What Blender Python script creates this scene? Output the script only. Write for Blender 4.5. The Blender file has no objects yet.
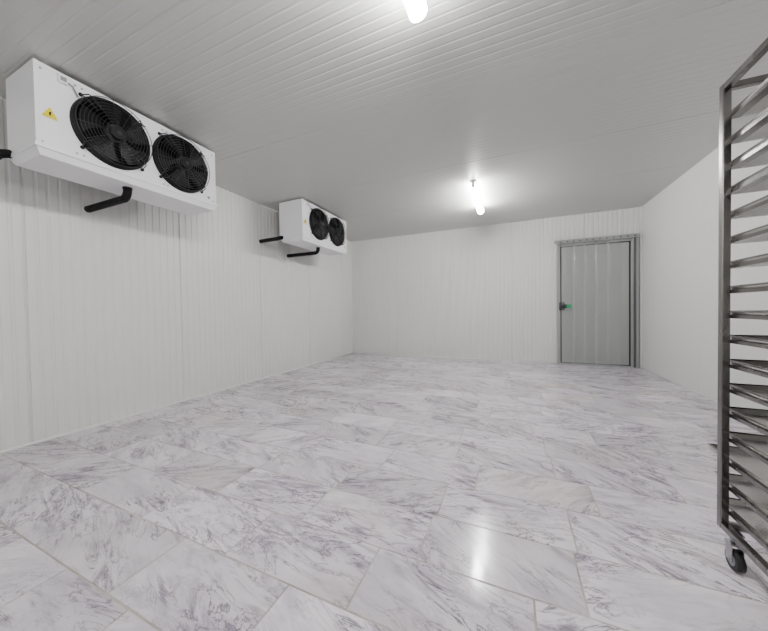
import bpy, bmesh, math, random
from mathutils import Euler, Vector, Matrix
random.seed(7)
H=2.607; XL=-3.425; XR=1.943; YB=6.056; YF=-3.6
COL=bpy.context.scene.collection

# ------------------------------------------------------------------ materials
def mat(name, color=(0.8,0.8,0.8), rough=0.5, metal=0.0, emit=None, estr=0.0, spec=0.5):
    m=bpy.data.materials.new(name); m.use_nodes=True
    b=m.node_tree.nodes['Principled BSDF']
    b.inputs['Base Color'].default_value=(*color,1)
    b.inputs['Roughness'].default_value=rough
    b.inputs['Metallic'].default_value=metal
    b.inputs['Specular IOR Level'].default_value=spec
    if emit:
        b.inputs['Emission Color'].default_value=(*emit,1)
        b.inputs['Emission Strength'].default_value=estr
    return m
class NT:
    def __init__(s,m): s.t=m.node_tree; s.b=s.t.nodes['Principled BSDF']
    def n(s,typ,**kw):
        nd=s.t.nodes.new(typ)
        for k,v in kw.items(): setattr(nd,k,v)
        return nd
    def l(s,a,b): s.t.links.new(a,b)
def add_noise_tone(m,c1,c2,scale=1.0,stretch=(1,1,1),r1=None,r2=None,detail=4,bump=0):
    g=NT(m)
    tc=g.n('ShaderNodeTexCoord'); mp=g.n('ShaderNodeMapping'); mp.inputs['Scale'].default_value=stretch
    no=g.n('ShaderNodeTexNoise'); no.inputs['Scale'].default_value=scale; no.inputs['Detail'].default_value=detail
    g.l(tc.outputs['Object'],mp.inputs['Vector']); g.l(mp.outputs[0],no.inputs['Vector'])
    mr=g.n('ShaderNodeMapRange'); mr.inputs['From Min'].default_value=.3; mr.inputs['From Max'].default_value=.7
    g.l(no.outputs['Fac'],mr.inputs['Value'])
    mx=g.n('ShaderNodeMix',data_type='RGBA'); mx.inputs[6].default_value=(*c1,1); mx.inputs[7].default_value=(*c2,1)
    g.l(mr.outputs[0],mx.inputs[0]); g.l(mx.outputs[2],g.b.inputs['Base Color'])
    if r1 is not None:
        r=g.n('ShaderNodeMapRange'); r.inputs['From Min'].default_value=.3; r.inputs['From Max'].default_value=.7
        r.inputs['To Min'].default_value=r1; r.inputs['To Max'].default_value=r2
        g.l(no.outputs['Fac'],r.inputs['Value']); g.l(r.outputs[0],g.b.inputs['Roughness'])
    if bump:
        bp=g.n('ShaderNodeBump'); bp.inputs['Strength'].default_value=bump; bp.inputs['Distance'].default_value=.01
        g.l(no.outputs['Fac'],bp.inputs['Height']); g.l(bp.outputs[0],g.b.inputs['Normal'])
    return m

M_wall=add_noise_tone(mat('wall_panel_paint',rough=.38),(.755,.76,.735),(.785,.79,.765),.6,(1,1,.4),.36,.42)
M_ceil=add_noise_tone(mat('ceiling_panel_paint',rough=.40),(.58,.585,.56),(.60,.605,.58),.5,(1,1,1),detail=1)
M_white=add_noise_tone(mat('powder_coated_white',rough=.35),(.86,.86,.88),(.90,.90,.92),3)
M_white2=mat('drip_tray_white',(.70,.70,.72),.35)
M_black=mat('black_fan_plastic',(.003,.003,.004),.5,spec=.3)
M_black2=mat('black_wire',(.004,.004,.005),.35,0,spec=.6)
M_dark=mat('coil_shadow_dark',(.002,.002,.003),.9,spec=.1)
M_foam=mat('black_pipe_insulation',(.006,.006,.007),.8,spec=.25)
M_hub=mat('motor_hub',(.012,.012,.015),.4)
M_label=mat('grey_label',(.25,.26,.28),.5)
M_yel=mat('warning_yellow',(.80,.66,.0),.6,spec=.2)
M_screw=mat('screw_steel',(.4,.4,.42),.3,1)
M_tube=mat('tube_glow',(1,1,1),.4,emit=(1,.99,.975),estr=104)
M_fix=mat('fixture_white',(.8,.8,.8),.4)
M_seal=mat('white_sealant',(.82,.82,.82),.6)
M_grout=add_noise_tone(mat('grout',rough=.8),(.28,.25,.22),(.56,.53,.50),5)
M_frame=add_noise_tone(mat('door_frame_metal',rough=.4,metal=.6),(.34,.345,.35),(.42,.425,.43),2,(1,1,.2),.3,.45)
M_rail=mat('door_track_steel',(.14,.145,.15),.35,.8)
M_gasket=mat('door_gasket',(.03,.03,.035),.6)
M_door=mat('door_leaf_steel',(.40,.405,.40),.30,.5)
M_green=mat('green_knob',(.0,.40,.12),.4)
M_rack=add_noise_tone(mat('rack_stainless',rough=.35,metal=.95),(.14,.135,.13),(.28,.27,.26),6,(1,1,.3),.16,.34)
M_rubber=mat('caster_rubber',(.012,.012,.012),.6)

def pvc():
    m=mat('pvc_strip',(.70,.72,.71),.08,spec=.9); g=NT(m)
    tr=g.n('ShaderNodeBsdfTransparent'); tr.inputs[0].default_value=(.95,.97,.96,1)
    ms=g.n('ShaderNodeMixShader'); ms.inputs[0].default_value=.22
    out=[n for n in g.t.nodes if n.type=='OUTPUT_MATERIAL'][0]
    g.l(tr.outputs[0],ms.inputs[1]); g.l(g.b.outputs[0],ms.inputs[2]); g.l(ms.outputs[0],out.inputs[0])
    return m
M_pvc=pvc()

def tray_mat():
    m=mat('tray_perforated_steel',(.50,.49,.47),.32,.9); g=NT(m)
    tc=g.n('ShaderNodeTexCoord'); mp=g.n('ShaderNodeMapping'); mp.inputs['Scale'].default_value=(90,90,90)
    g.l(tc.outputs['Object'],mp.inputs[0])
    sx=g.n('ShaderNodeSeparateXYZ'); g.l(mp.outputs[0],sx.inputs[0])
    def tri(o):
        f=g.n('ShaderNodeMath',operation='FRACT'); g.l(o,f.inputs[0])
        s=g.n('ShaderNodeMath',operation='SUBTRACT'); s.inputs[1].default_value=.5; g.l(f.outputs[0],s.inputs[0])
        p=g.n('ShaderNodeMath',operation='MULTIPLY'); g.l(s.outputs[0],p.inputs[0]); g.l(s.outputs[0],p.inputs[1]); return p
    a=tri(sx.outputs[0]); b=tri(sx.outputs[1])
    ad=g.n('ShaderNodeMath',operation='ADD'); g.l(a.outputs[0],ad.inputs[0]); g.l(b.outputs[0],ad.inputs[1])
    lt=g.n('ShaderNodeMath',operation='LESS_THAN'); lt.inputs[1].default_value=.085; g.l(ad.outputs[0],lt.inputs[0])
    tr=g.n('ShaderNodeBsdfTransparent'); ms=g.n('ShaderNodeMixShader')
    g.l(lt.outputs[0],ms.inputs[0]); g.l(g.b.outputs[0],ms.inputs[1]); g.l(tr.outputs[0],ms.inputs[2])
    out=[n for n in g.t.nodes if n.type=='OUTPUT_MATERIAL'][0]; g.l(ms.outputs[0],out.inputs[0])
    return m
M_tray=tray_mat()
M_trayrim=mat('tray_rim_steel',(.52,.51,.49),.25,.95)

def marble():
    m=mat('marble_tile',rough=.22,spec=.7); g=NT(m)
    tc=g.n('ShaderNodeTexCoord'); at=g.n('ShaderNodeAttribute',attribute_name='tile_rand')
    sp=g.n('ShaderNodeSeparateXYZ'); g.l(at.outputs['Vector'],sp.inputs[0])
    off=g.n('ShaderNodeVectorMath',operation='SCALE'); off.inputs['Scale'].default_value=37.0; g.l(at.outputs['Vector'],off.inputs[0])
    rot=g.n('ShaderNodeVectorRotate',rotation_type='Z_AXIS')
    an=g.n('ShaderNodeMapRange'); an.inputs['To Min'].default_value=-.75; an.inputs['To Max'].default_value=.75
    g.l(sp.outputs[0],an.inputs['Value']); g.l(an.outputs[0],rot.inputs['Angle']); g.l(tc.outputs['Object'],rot.inputs['Vector'])
    add=g.n('ShaderNodeVectorMath',operation='ADD'); g.l(rot.outputs[0],add.inputs[0]); g.l(off.outputs[0],add.inputs[1])
    def stretched(sx,sy,scale,detail,dist,rough=.6):
        mp=g.n('ShaderNodeMapping'); mp.inputs['Scale'].default_value=(sx,sy,1); g.l(add.outputs[0],mp.inputs[0])
        no=g.n('ShaderNodeTexNoise'); no.inputs['Scale'].default_value=scale; no.inputs['Detail'].default_value=detail
        no.inputs['Distortion'].default_value=dist; no.inputs['Roughness'].default_value=rough
        g.l(mp.outputs[0],no.inputs['Vector']); return no
    def mr(o,a,b,c,d,smooth=True):
        r=g.n('ShaderNodeMapRange'); 
        if smooth: r.interpolation_type='SMOOTHSTEP'
        for k,v in zip(('From Min','From Max','To Min','To Max'),(a,b,c,d)): r.inputs[k].default_value=v
        g.l(o,r.inputs['Value']); return r.outputs[0]
    def mul(a,b):
        x=g.n('ShaderNodeMath',operation='MULTIPLY'); 
        g.l(a,x.inputs[0])
        if isinstance(b,float): x.inputs[1].default_value=b
        else: g.l(b,x.inputs[1])
        return x.outputs[0]
    def mix(f,a,b):
        x=g.n('ShaderNodeMix',data_type='RGBA'); g.l(f,x.inputs[0])
        if isinstance(a,tuple): x.inputs[6].default_value=(*a,1)
        else: g.l(a,x.inputs[6])
        x.inputs[7].default_value=(*b,1); return x.outputs[2]
    cloud=stretched(1,2.2,2.6,6,.8)
    streak=stretched(1,4.5,3.4,9,1.0,.76)
    vein=stretched(1,3.2,2.8,8,1.4,.64)
    patch=stretched(1,1.6,1.9,3,.3)
    base=mix(mr(cloud.outputs['Fac'],.35,.65,0,1),(.86,.81,.875),(.70,.65,.73))
    f1=mul(mr(streak.outputs['Fac'],.45,.64,0,1),mr(patch.outputs['Fac'],.38,.60,.25,1))
    base=mix(mul(f1,1.0),base,(.27,.235,.30))
    ab=g.n('ShaderNodeMath',operation='SUBTRACT'); ab.inputs[1].default_value=.5; g.l(vein.outputs['Fac'],ab.inputs[0])
    ab2=g.n('ShaderNodeMath',operation='ABSOLUTE'); g.l(ab.outputs[0],ab2.inputs[0])
    f2=mul(mr(ab2.outputs[0],0,.022,1,0),mr(patch.outputs['Fac'],.36,.58,.15,1))
    base=mix(mul(f2,.85),base,(.12,.10,.14))
    st=stretched(1,1.2,1.1,3,.2)
    base=mix(mul(mr(st.outputs['Fac'],.54,.75,0,1),.38),base,(.62,.52,.44))
    tone=mr(sp.outputs[1],0,1,.80,1.07,False)
    vm=g.n('ShaderNodeVectorMath',operation='SCALE'); g.l(base,vm.inputs[0]); g.l(tone,vm.inputs['Scale'])
    g.l(vm.outputs[0],g.b.inputs['Base Color'])
    g.l(mr(cloud.outputs['Fac'],.3,.7,.07,.19),g.b.inputs['Roughness'])
    bp=g.n('ShaderNodeBump'); bp.inputs['Strength'].default_value=.22; bp.inputs['Distance'].default_value=.01
    g.l(patch.outputs['Fac'],bp.inputs['Height']); g.l(bp.outputs[0],g.b.inputs['Normal'])
    return m
M_marble=marble()

# ------------------------------------------------------------------ mesh helper
class MB:
    def __init__(s): s.bm=bmesh.new(); s.mats=[]
    def mi(s,m):
        if m not in s.mats: s.mats.append(m)
        return s.mats.index(m)
    def _fin(s,verts,m,smooth=False,M=None):
        if M is not None: bmesh.ops.transform(s.bm,matrix=M,verts=verts)
        fs=set(f for v in verts for f in v.link_faces)
        i=s.mi(m)
        for f in fs: f.material_index=i; f.smooth=smooth
        return verts
    def box(s,lo,hi,m,bev=0,M=None):
        c=[(a+b)/2 for a,b in zip(lo,hi)]; d=[b-a for a,b in zip(lo,hi)]
        r=bmesh.ops.create_cube(s.bm,size=1,matrix=Matrix.Translation(c)@Matrix.Diagonal((*d,1)))
        vs=r['verts']
        if bev>0:
            es=list(set(e for v in vs for e in v.link_edges))
            rr=bmesh.ops.bevel(s.bm,geom=es,offset=bev,segments=2,affect='EDGES',profile=.5)
            vs=list(set(v for f in rr['faces'] for v in f.verts)|set(v for v in vs if v.is_valid))
            seen=set(vs); st=list(vs)
            while st:
                v=st.pop()
                for e in v.link_edges:
                    o=e.other_vert(v)
                    if o not in seen: seen.add(o); st.append(o)
            vs=list(seen)
        return s._fin(vs,m,False,M)
    def cyl(s,p0,p1,r,m,seg=20,r2=None,smooth=True):
        p0=Vector(p0);p1=Vector(p1);d=p1-p0
        q=d.to_track_quat('Z','Y').to_matrix().to_4x4()
        rr=bmesh.ops.create_cone(s.bm,cap_ends=True,segments=seg,radius1=r,radius2=r if r2 is None else r2,depth=d.length,matrix=Matrix.Translation((p0+p1)/2)@q)
        s._fin(rr['verts'],m,False)
        if smooth:
            for f in set(f for v in rr['verts'] for f in v.link_faces):
                if len(f.verts)==4: f.smooth=True
        return rr['verts']
    def path(s,pts,r,m,seg=10,closed=False):
        pts=[Vector(p) for p in pts]; n=len(pts); rings=[]
        prev=None
        for i,p in enumerate(pts):
            if closed: t=(pts[(i+1)%n]-pts[i-1]).normalized()
            else: t=(pts[min(i+1,n-1)]-pts[max(i-1,0)]).normalized()
            if prev is None:
                a=Vector((0,0,1)) if abs(t.z)<.9 else Vector((1,0,0)); u=t.cross(a).normalized()
            else: u=(prev-t*prev.dot(t)).normalized()
            prev=u; w=t.cross(u)
            rings.append([s.bm.verts.new(p+u*r*math.cos(2*math.pi*k/seg)+w*r*math.sin(2*math.pi*k/seg)) for k in range(seg)])
        i=s.mi(m); R=n if closed else n-1
        for a in range(R):
            A=rings[a];B=rings[(a+1)%n]
            for k in range(seg):
                f=s.bm.faces.new((A[k],A[(k+1)%seg],B[(k+1)%seg],B[k])); f.material_index=i; f.smooth=True
        if not closed:
            for rg in (rings[0][::-1],rings[-1]):
                f=s.bm.faces.new(rg); f.material_index=i
    def poly(s,pts,m,thick=None):
        vs=[s.bm.verts.new(p) for p in pts]; f=s.bm.faces.new(vs); f.material_index=s.mi(m); return f
    def obj(s,name,parent=None,loc=None):
        bmesh.ops.recalc_face_normals(s.bm,faces=s.bm.faces)
        me=bpy.data.meshes.new(name); s.bm.to_mesh(me); s.bm.free()
        for m in s.mats: me.materials.append(m)
        o=bpy.data.objects.new(name,me); COL.objects.link(o)
        if parent: o.parent=parent
        if loc: o.location=loc
        return o
def empty(name,loc=(0,0,0)):
    e=bpy.data.objects.new(name,None); COL.objects.link(e); e.location=loc; e.empty_display_size=.1; return e

# ------------------------------------------------------------------ ribbed panels
def ribbed(name,length,width,pitch,gw,gd,joint,m,thick,place):
    prof=[(0,0)]
    u=pitch/2; nextj=joint
    while u<length-gw*2:
        if u>nextj-pitch/2:
            g=gw*.45; d=gd*2.2; prof+= [(u-g,0),(u-g*.4,-d),(u+g*.4,-d),(u+g,0)]; nextj+=joint
        else:
            prof+= [(u-gw/2,0),(u-gw*.22,-gd),(u+gw*.22,-gd),(u+gw/2,0)]
        u+=pitch
    prof.append((length,0))
    bm=bmesh.new()
    A=[bm.verts.new(place(a,0,b)) for a,b in prof]; B=[bm.verts.new(place(a,width,b)) for a,b in prof]
    for i in range(len(prof)-1): bm.faces.new((A[i],A[i+1],B[i+1],B[i]))
    c=[bm.verts.new(place(a,b,-thick)) for a,b in ((0,0),(length,0),(length,width),(0,width))]
    bm.faces.new(c)
    bm.faces.new([A[0],B[0],c[3],c[0]]); bm.faces.new([A[-1],B[-1],c[2],c[1]])
    bm.faces.new(A+[c[1],c[0]]); bm.faces.new(B+[c[2],c[3]])
    bmesh.ops.recalc_face_normals(bm,faces=bm.faces)
    me=bpy.data.meshes.new(name); bm.to_mesh(me); bm.free(); me.materials.append(m)
    o=bpy.data.objects.new(name,me); COL.objects.link(o); return o
T=.1
ribbed('wall_left',YB-YF,H,.068,.025,.0060,1.15,M_wall,T,lambda u,v,w:(XL+w,YF+u,v))
ribbed('wall_right',YB-YF,H,.068,.012,.0008,1.15,M_wall,T,lambda u,v,w:(XR-w,YF+u,v))
ribbed('wall_back',XR-XL,H,.068,.025,.0060,1.15,M_wall,T,lambda u,v,w:(XL+u,YB-w,v))
ribbed('wall_front',XR-XL,H,.068,.025,.0060,1.15,M_wall,T,lambda u,v,w:(XL+u,YF+w,v))
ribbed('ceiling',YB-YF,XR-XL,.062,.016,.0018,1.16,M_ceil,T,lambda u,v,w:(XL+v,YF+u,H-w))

t=MB(); t.box((XR-.03,YB-.03,0),(XR,YB,H),M_wall,.003); t.obj('trim_1')
t=MB()
t.path([(XL+.004,YF+.02,.004),(XL+.004,YB-.02,.004)],.014,M_seal,8); t.obj('trim_2')
t=MB()
t.path([(XL+.02,YB-.004,.003),(.74,YB-.004,.003)],.010,M_seal,8); t.obj('trim_3')
t=MB(); t.path([(XR-.003,YF+.02,.003),(XR-.003,YB-.05,.003)],.010,M_seal,8); t.obj('trim_4')

# ------------------------------------------------------------------ floor: individual marble tiles
TW,TD,G=.58,.28,.0046
bm=bmesh.new(); lay=bm.faces.layers.float_vector.new('tile_rand')
y=.83
while y>YF: y-=TD
base=bmesh.ops.create_cube(bm,size=1,matrix=Matrix.Translation(((XL+XR)/2,(YB+YF)/2,-.0516))@Matrix.Diagonal((XR-XL,YB-YF,.1,1)))
for f in bm.faces: f.material_index=1
while y<YB:
    y0=max(y,YF); y1=min(y+TD,YB)
    cy=y+TD/2; tw=TW
    if abs(cy-1.25)<.05: ox=-.355
    elif abs(cy-.97)<.05: ox=-.515
    else:
        tw=random.choice((.58,.58,.50,.42)); ox=random.uniform(0,tw)
    x=ox
    while x>XL: x-=tw
    while x<XR:
        x0=max(x,XL); x1=min(x+tw,XR)
        if x1-x0>.02 and y1-y0>.02:
            a,b,c,d=x0+G/2,x1-G/2,y0+G/2,y1-G/2
            rv=(random.random(),random.random(),random.random())
            tl=[random.uniform(-.0005,.0005) for _ in range(4)]
            be=.0015
            top=[bm.verts.new(p) for p in ((a+be,c+be,tl[0]),(b-be,c+be,tl[1]),(b-be,d-be,tl[2]),(a+be,d-be,tl[3]))]
            lo=[bm.verts.new(p) for p in ((a,c,-.0045),(b,c,-.0045),(b,d,-.0045),(a,d,-.0045))]
            fs=[bm.faces.new(top)]
            for k in range(4): fs.append(bm.faces.new((lo[k],lo[(k+1)%4],top[(k+1)%4],top[k])))
            for f in fs: f[lay]=rv; f.material_index=0
        x+=tw
    y+=TD
me=bpy.data.meshes.new('floor'); bm.to_mesh(me); bm.free()
me.materials.append(M_marble); me.materials.append(M_grout)
COL.objects.link(bpy.data.objects.new('floor',me))

# ------------------------------------------------------------------ LED batten lamps
def lamp(name,yc):
    e=empty(name,(-.43,yc,H))
    b=MB(); b.box((-.036,-.52,-.022),(.036,.52,0),M_fix,.004)
    for s in (-1,1):
        b.box((-.020,s*.503-.008,-.09),(.020,s*.503+.008,-.018),M_fix,.004)
    b.obj('fixture_body',e)
    b=MB(); b.cyl((0,-.496,-.080),(0,.496,-.080),.048,M_tube,14)  # diffuser made extra wide to imitate lamp glare, hung low to brighten the ceiling
    b.obj('glare_wide_diffuser',e)
for i,yc in enumerate((4.38,1.0,-2.4)): lamp('ceiling_batten_light'+('' if i==0 else '.%03d'%i),yc)

# ------------------------------------------------------------------ evaporator units
def fan(e,k,cy,cz,X):
    R=.222
    b=MB()
    n=48
    def ring(r,x): return [(x,cy+r*math.cos(2*math.pi*i/n),cz+r*math.sin(2*math.pi*i/n)) for i in range(n)]
    prof=[(R+.016,X+.0),(R+.014,X+.012),(R+.004,X+.03),(R-.004,X+.03),(R-.008,X+.004)]
    rr=[[b.bm.verts.new(p) for p in ring(r,x)] for r,x in prof]
    i0=b.mi(M_black)
    for a in range(len(rr)-1):
        for j in range(n):
            f=b.bm.faces.new((rr[a][j],rr[a][(j+1)%n],rr[a+1][(j+1)%n],rr[a+1][j])); f.smooth=True; f.material_index=i0
    f=b.bm.faces.new(rr[-1]); f.material_index=b.mi(M_dark)
    b.obj('fan_collar_%d'%k,e)
    b=MB()
    b.cyl((X+.004,cy,cz),(X+.042,cy,cz),.062,M_hub,28)
    b.cyl((X+.042,cy,cz),(X+.05,cy,cz),.045,M_hub,28)
    nb=5
    for j in range(nb):
        a0=2*math.pi*j/nb+.3*k; vs=[]
        ns=6;nc=5
        for s in range(ns+1):
            r=.055+(R-.018-.055)*s/ns
            row_=[]
            for c in range(nc+1):
                u=c/nc-.5; wid=(.75+.25*s/ns)
                th=a0+u*wid*.95+.28*(s/ns)**1.3
                xx=X+.024+u*.030*(1-.3*s/ns)+.004*math.cos(u*3)
                row_.append(b.bm.verts.new((xx,cy+r*math.cos(th),cz+r*math.sin(th))))
            vs.append(row_)
        mi=b.mi(M_black)
        for s in range(ns):
            for c in range(nc):
                f=b.bm.faces.new((vs[s][c],vs[s][c+1],vs[s+1][c+1],vs[s+1][c])); f.smooth=True; f.material_index=mi
    b.obj('fan_blades_%d'%k,e)
    b=MB()
    def gx(r): return X+.056+.018*(1-(r/R)**2)
    rads=[.05+i*(R+.004-.05)/9 for i in range(10)]
    for r in rads: b.path(ring(r,gx(r)),.0017 if r<R else .0028,M_black2,5,True)
    for j in range(12):
        a=2*math.pi*j/12+.1
        pts=[(gx(r)-.002,cy+r*math.cos(a),cz+r*math.sin(a)) for r in (.048,.09,.13,.18,R+.003)]
        b.path(pts,.0018,M_black2,5)
    b.cyl((gx(0)-.006,cy,cz),(gx(0),cy,cz),.046,M_black,24)
    b.cyl((gx(0)-.001,cy+.003,cz+.0),(gx(0)+.001,cy+.003,cz),.016,M_hub,20)
    for j in range(4):
        a=math.pi/4+j*math.pi/2
        ca,sa=math.cos(a),math.sin(a)
        for da in (-.09,.09):
            c2,s2=math.cos(a+da),math.sin(a+da)
            b.path([(gx(.15),cy+.15*c2,cz+.15*s2),(gx(R)+.004,cy+R*c2,cz+R*s2),(X+.05,cy+(R+.016)*c2,cz+(R+.016)*s2),(X+.004,cy+(R+.03)*ca,cz+(R+.03)*sa)],.0036,M_black2,6)
        b.cyl((X-.001,cy+(R+.03)*ca,cz+(R+.03)*sa),(X+.009,cy+(R+.03)*ca,cz+(R+.03)*sa),.012,M_black,12)
    b.obj('fan_guard_%d'%k,e)

def evaporator(name,y0):
    e=empty(name,(XL+.33,y0,H))
    L=1.21; D=.405; zt=-.028; zb=-.545; 
    b=MB()
    b.box((0,0.018,zb),(D,L-.018,zt),M_white,.003)
    b.box((-.004,0,zb-.004),(D+.004,.022,zt+.004),M_white,.003)
    b.box((-.004,L-.022,zb-.004),(D+.004,L,zt+.004),M_white,.003)
    b.box((D,.745,zb+.01),(D+.0025,.749,zt-.01),M_white2)
    b.box((D-.002,.02,zt-.02),(D+.005,L-.02,zt),M_white,.001)
    for yy in (.03,.19,.225,.73,.765,L-.035):
        for zz in (zt-.035,zb+.03): b.cyl((D-.001,yy,zz),(D+.004,yy,zz),.006,M_screw,10)
    b.obj('housing',e)
    b=MB()
    lo=zb-.055
    v=[(-.004,-.004,zb-.002),(D+.012,-.004,zb-.002),(D+.012,L+.004,zb-.002),(-.004,L+.004,zb-.002)]
    w=[(.05,.02,lo),(D-.01,.02,lo),(D-.01,L-.02,lo),(.05,L-.02,lo)]
    V=[b.bm.verts.new(p) for p in v]; W=[b.bm.verts.new(p) for p in w]
    b.bm.faces.new(V);b.bm.faces.new(W[::-1])
    for k in range(4): b.bm.faces.new((V[k],V[(k+1)%4],W[(k+1)%4],W[k]))
    b.mi(M_white)
    b.box((D+.004,-.006,zb-.012),(D+.016,L+.006,zb+.012),M_white,.002)
    b.box((-.008,-.008,zb-.012),(D+.016,-.002,zb+.012),M_white,.001)
    b.obj('drip_tray',e)
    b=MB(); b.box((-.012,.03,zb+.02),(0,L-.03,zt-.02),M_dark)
    for i in range(60): 
        yy=.035+i*(L-.07)/59; b.box((-.018,yy-.001,zb+.03),(-.011,yy+.001,zt-.03),M_screw)
    b.obj('coil_fins',e)
    b=MB()
    for yy in (.05,L-.09):
        b.box((.03,yy,zt),(D-.04,yy+.04,0),M_white2,.002)
    b.obj('ceiling_brackets',e)
    fan(e,1,.395,-.285,D); fan(e,2,.885,-.285,D)
    b=MB(); b.box((D,.105,-.095),(D+.022,.15,-.045),M_white,.003)
    b.box((D+.022,.113,-.085),(D+.026,.142,-.058),M_label,.001)
    b.path([(D+.012,.15,-.075),(D+.014,.175,-.085),(D+.012,.20,-.14)],.004,M_label,6)
    b.obj('cable_gland_box',e)
    b=MB(); b.poly([(D+.003,.032,-.345),(D+.003,.100,-.345),(D+.003,.066,-.285)],M_yel)
    b.poly([(D+.0036,.063,-.338),(D+.0036,.069,-.338),(D+.0036,.073,-.308),(D+.0036,.060,-.320)],M_black)
    b.poly([(D+.003,.032,-.354),(D+.003,.100,-.354),(D+.003,.100,-.347),(D+.003,.032,-.347)],M_yel)
    b.obj('warning_sticker',e)
    b=MB(); b.cyl((D,L-.075,zb+.055),(D+.002,L-.075,zb+.055),.014,M_label,16); b.obj('badge',e)
    b=MB(); r=.028; z0=lo; yy=.53; x0=D-.12
    pts=[(x0,yy,z0+.01),(x0,yy,z0-.02)]
    R=.06
    for i in range(1,11):
        a=math.pi/2*i/10; pts.append((x0-R+R*math.cos(a),yy,z0-.02-R*math.sin(a)))
    pts.append((-.27,yy,z0-.02-R))
    pts.append((-.326,yy,z0-.02-R))
    b.path(pts,r,M_foam,16)
    b.cyl((x0,yy,z0+.004),(x0,yy,z0-.012),.032,M_black,18)
    b.obj('drain_pipe',e)
    b=MB()
    pts=[(.045,-.002,zb+.012),(.045,-.02,zb+.008)]
    for i in range(1,8):
        a=math.pi/2*i/7; pts.append((.045-.04+.04*math.cos(a),-.02-.04*math.sin(a)*.8,zb+.006-.014*i/7))
    pts.append((-.326,-.052,zb-.012))
    b.path(pts,.027,M_foam,16); b.obj('suction_pipe',e)
    return e
evaporator('evaporator_unit',.84)
evaporator('evaporator_unit.001',3.37)

# ------------------------------------------------------------------ door with clear strip curtain
d=empty('door_1',(0,YB,0))
x0,x1,ht=.74,1.90,2.14
b=MB()
b.box((x0,-.05,0),(x0+.055,0,ht),M_frame,.003)
b.box((x1-.11,-.05,0),(x1,0,ht),M_frame,.003)
b.box((x1-.075,-.062,0),(x1-.045,-.048,ht),M_rail,.003)
b.box((x0+.05,-.05,ht-.07),(x1-.10,0,ht),M_frame,.003)
b.box((x0+.05,-.045,0),(x1-.10,0,.02),M_frame,.002)
b.obj('frame',d)
b=MB()
for lo,hi in (((x0+.055,-.034,.02),(x0+.075,0,ht-.07)),((x1-.13,-.034,.02),(x1-.11,0,ht-.07)),((x0+.055,-.034,ht-.09),(x1-.11,0,ht-.07)),((x0+.055,-.034,.02),(x1-.11,0,.035))):
    b.box(lo,hi,M_gasket)
b.obj('gasket',d)
b=MB(); b.box((x0+.072,-.03,.03),(x1-.127,-.002,ht-.085),M_door,.004)
b.obj('leaf',d)
b=MB()
b.box((x0+.035,-.075,.95),(x0+.12,-.03,1.09),M_gasket,.006)
b.cyl((x0+.075,-.05,1.02),(x0+.075,-.13,1.02),.014,M_screw,12)
b.box((x0+.035,-.135,.99),(x0+.20,-.112,1.05),M_gasket,.006)
b.cyl((x0+.165,-.13,1.02),(x0+.165,-.160,1.02),.032,M_green,16)
b.obj('handle',d)
b=MB()
b.box((x0-.03,-.085,ht-.005),(x1-.01,-.0,ht+.03),M_rail,.004)
b.box((x0-.02,-.115,ht-.035),(x1-.02,-.085,ht+.022),M_frame,.003)
for k in range(12): b.cyl((x0+.06+k*.093,-.121,ht-.008),(x0+.06+k*.093,-.114,ht-.008),.010,M_gasket,10)
b.obj('curtain_rail',d)
b=MB(); mi=b.mi(M_pvc); sw=.20; xs=x0+.068; k=0
while xs+sw<x1-.09:
    yo=-.084-(k%2)*.007; nx,nz=12,16; g=[]
    ph=random.uniform(0,6); bow=random.uniform(.03,.05)
    for j in range(nz+1):
        z=.012+(ht-.03)*j/nz; rw=[]
        for i in range(nx+1):
            u=i/nx-.5
            rw.append(b.bm.verts.new((xs+sw*(u+.5)+.003*math.sin(z*2+ph),yo+bow*u*u*2-.012+.006*math.sin(z*1.7+ph)*(1-j/nz),z)))
        g.append(rw)
    for j in range(nz):
        for i in range(nx):
            f=b.bm.faces.new((g[j][i],g[j][i+1],g[j+1][i+1],g[j+1][i])); f.smooth=True; f.material_index=mi
    xs+=sw-.038; k+=1
b.obj('pvc_strips',d)

# ------------------------------------------------------------------ bakery rack
RX0,RX1,RY1=.738,1.218,1.57; RY0=RY1-.66
r=empty('bakery_tray_rack',((RX0+RX1)/2,(RY0+RY1)/2,0))
W=(RX1-RX0)/2; Dp=(RY1-RY0)/2
b=MB(); pw=.025; zb,zt=.135,1.835
for sx in (-1,1):
    for sy in (-1,1):
        cx=sx*(W-pw/2); cy=sy*(Dp-pw/2)
        b.box((cx-pw/2,cy-pw/2,zb),(cx+pw/2,cy+pw/2,zt),M_rack,.003)
for z in (zb,zt-pw):
    for sx in (-1,1):
        cx=sx*(W-pw/2); b.box((cx-pw/2+.001,-Dp+pw,z+.001),(cx+pw/2-.001,Dp-pw,z+pw-.001),M_rack,.002)
    for sy in (-1,1):
        cy=sy*(Dp-pw/2); b.box((-W+pw,cy-pw/2+.001,z+.001),(W-pw,cy+pw/2-.001,z+pw-.001),M_rack,.002)
b.obj('frame',r)
NL=17; levels=[.20+i*.0945 for i in range(NL)]
b=MB()
for z in levels:
    for sx in (-1,1):
        a,c=sorted((sx*(W-pw),sx*(W-pw-.003))); b.box((a,-Dp+.003,z-.004),(c,Dp-.003,z+.006),M_rack)
        a,c=sorted((sx*(W-pw),sx*(W-pw-.032))); b.box((a,-Dp+.003,z-.007),(c,Dp-.003,z-.004),M_rack)
b.obj('runners',r)
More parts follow.
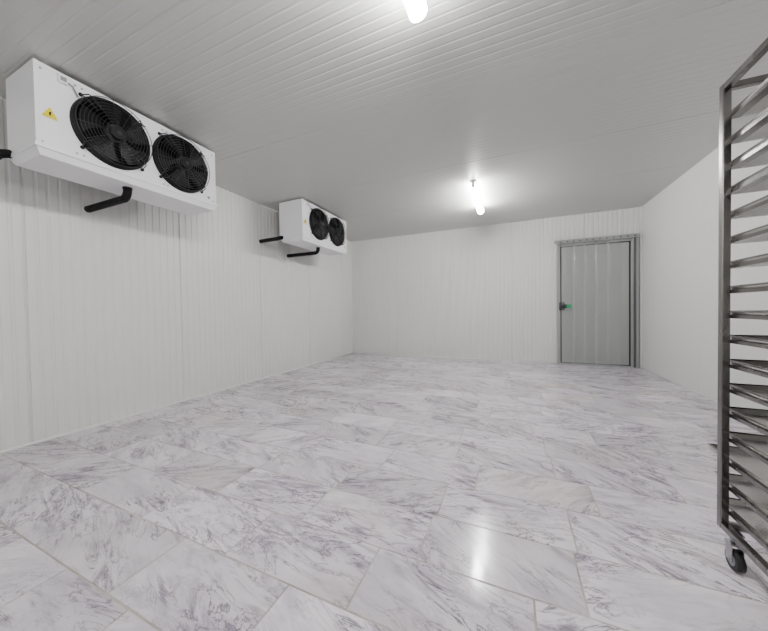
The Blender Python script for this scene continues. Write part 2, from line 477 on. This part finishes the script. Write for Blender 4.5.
def tray(k,z,dy,dx=0,tilt=0):
    b=MB(); w=W-pw-.010; l=Dp+.012; h=.022
    b.box((-w,-l,0),(w,l,.0015),M_tray)
    def wall(p,q,nx,ny):
        A=[(p[0],p[1],.001),(q[0],q[1],.001),(q[0]+nx*.006,q[1]+ny*.006,h),(p[0]+nx*.006,p[1]+ny*.006,h)]
        b.poly(A,M_trayrim)
    wall((-w,-l),(w,-l),0,-1);wall((w,-l),(w,l),1,0);wall((w,l),(-w,l),0,1);wall((-w,l),(-w,-l),-1,0)
    b.path([(-w-.004,-l-.004,h),(w+.004,-l-.004,h),(w+.004,l+.004,h),(-w-.004,l+.004,h)],.0035,M_trayrim,6,True)
    o=b.obj('tray_%d'%k,r,(dx,dy,z-.003)); o.rotation_euler=(tilt,0,0)
pull={0:.045,1:.055,2:.105}
for i,z in enumerate(levels):
    tray(i+1,z,pull.get(i,random.uniform(-.012,.014)))
b=MB()
for sx in (-1,1):
    for sy in (-1,1):
        cx=sx*(W-pw/2-.02); cy=sy*(Dp-pw/2-.02)
        b.cyl((cx,cy,.09),(cx,cy,zb+.004),.010,M_screw,12)
        b.box((cx-.022,cy-.022,zb-.004),(cx+.022,cy+.022,zb+.002),M_screw,.001)
        b.box((cx-.018,cy-.018,.088),(cx+.018,cy+.018,.098),M_screw,.003)
        for s in (-1,1): b.box((cx+s*.016-.0015,cy-.026,.03),(cx+s*.016+.0015,cy+.010,.092),M_screw,.001)
        b.cyl((cx-.012,cy-.012,.037),(cx+.012,cy-.012,.037),.037,M_rubber,28)
        b.cyl((cx-.0135,cy-.012,.037),(cx+.0135,cy-.012,.037),.022,M_label,20)
        b.cyl((cx-.020,cy-.012,.037),(cx+.020,cy-.012,.037),.005,M_screw,10)
b.obj('casters',r)

# ------------------------------------------------------------------ camera
c=bpy.data.cameras.new('camera'); o=bpy.data.objects.new('camera',c); COL.objects.link(o)
o.location=(0,0,1); o.rotation_euler=Euler((math.pi/2-.0185,.015,.408),'XYZ')
c.sensor_fit='HORIZONTAL'; c.sensor_width=36; c.lens=294.5/768*36; c.clip_start=.02
bpy.context.scene.camera=o
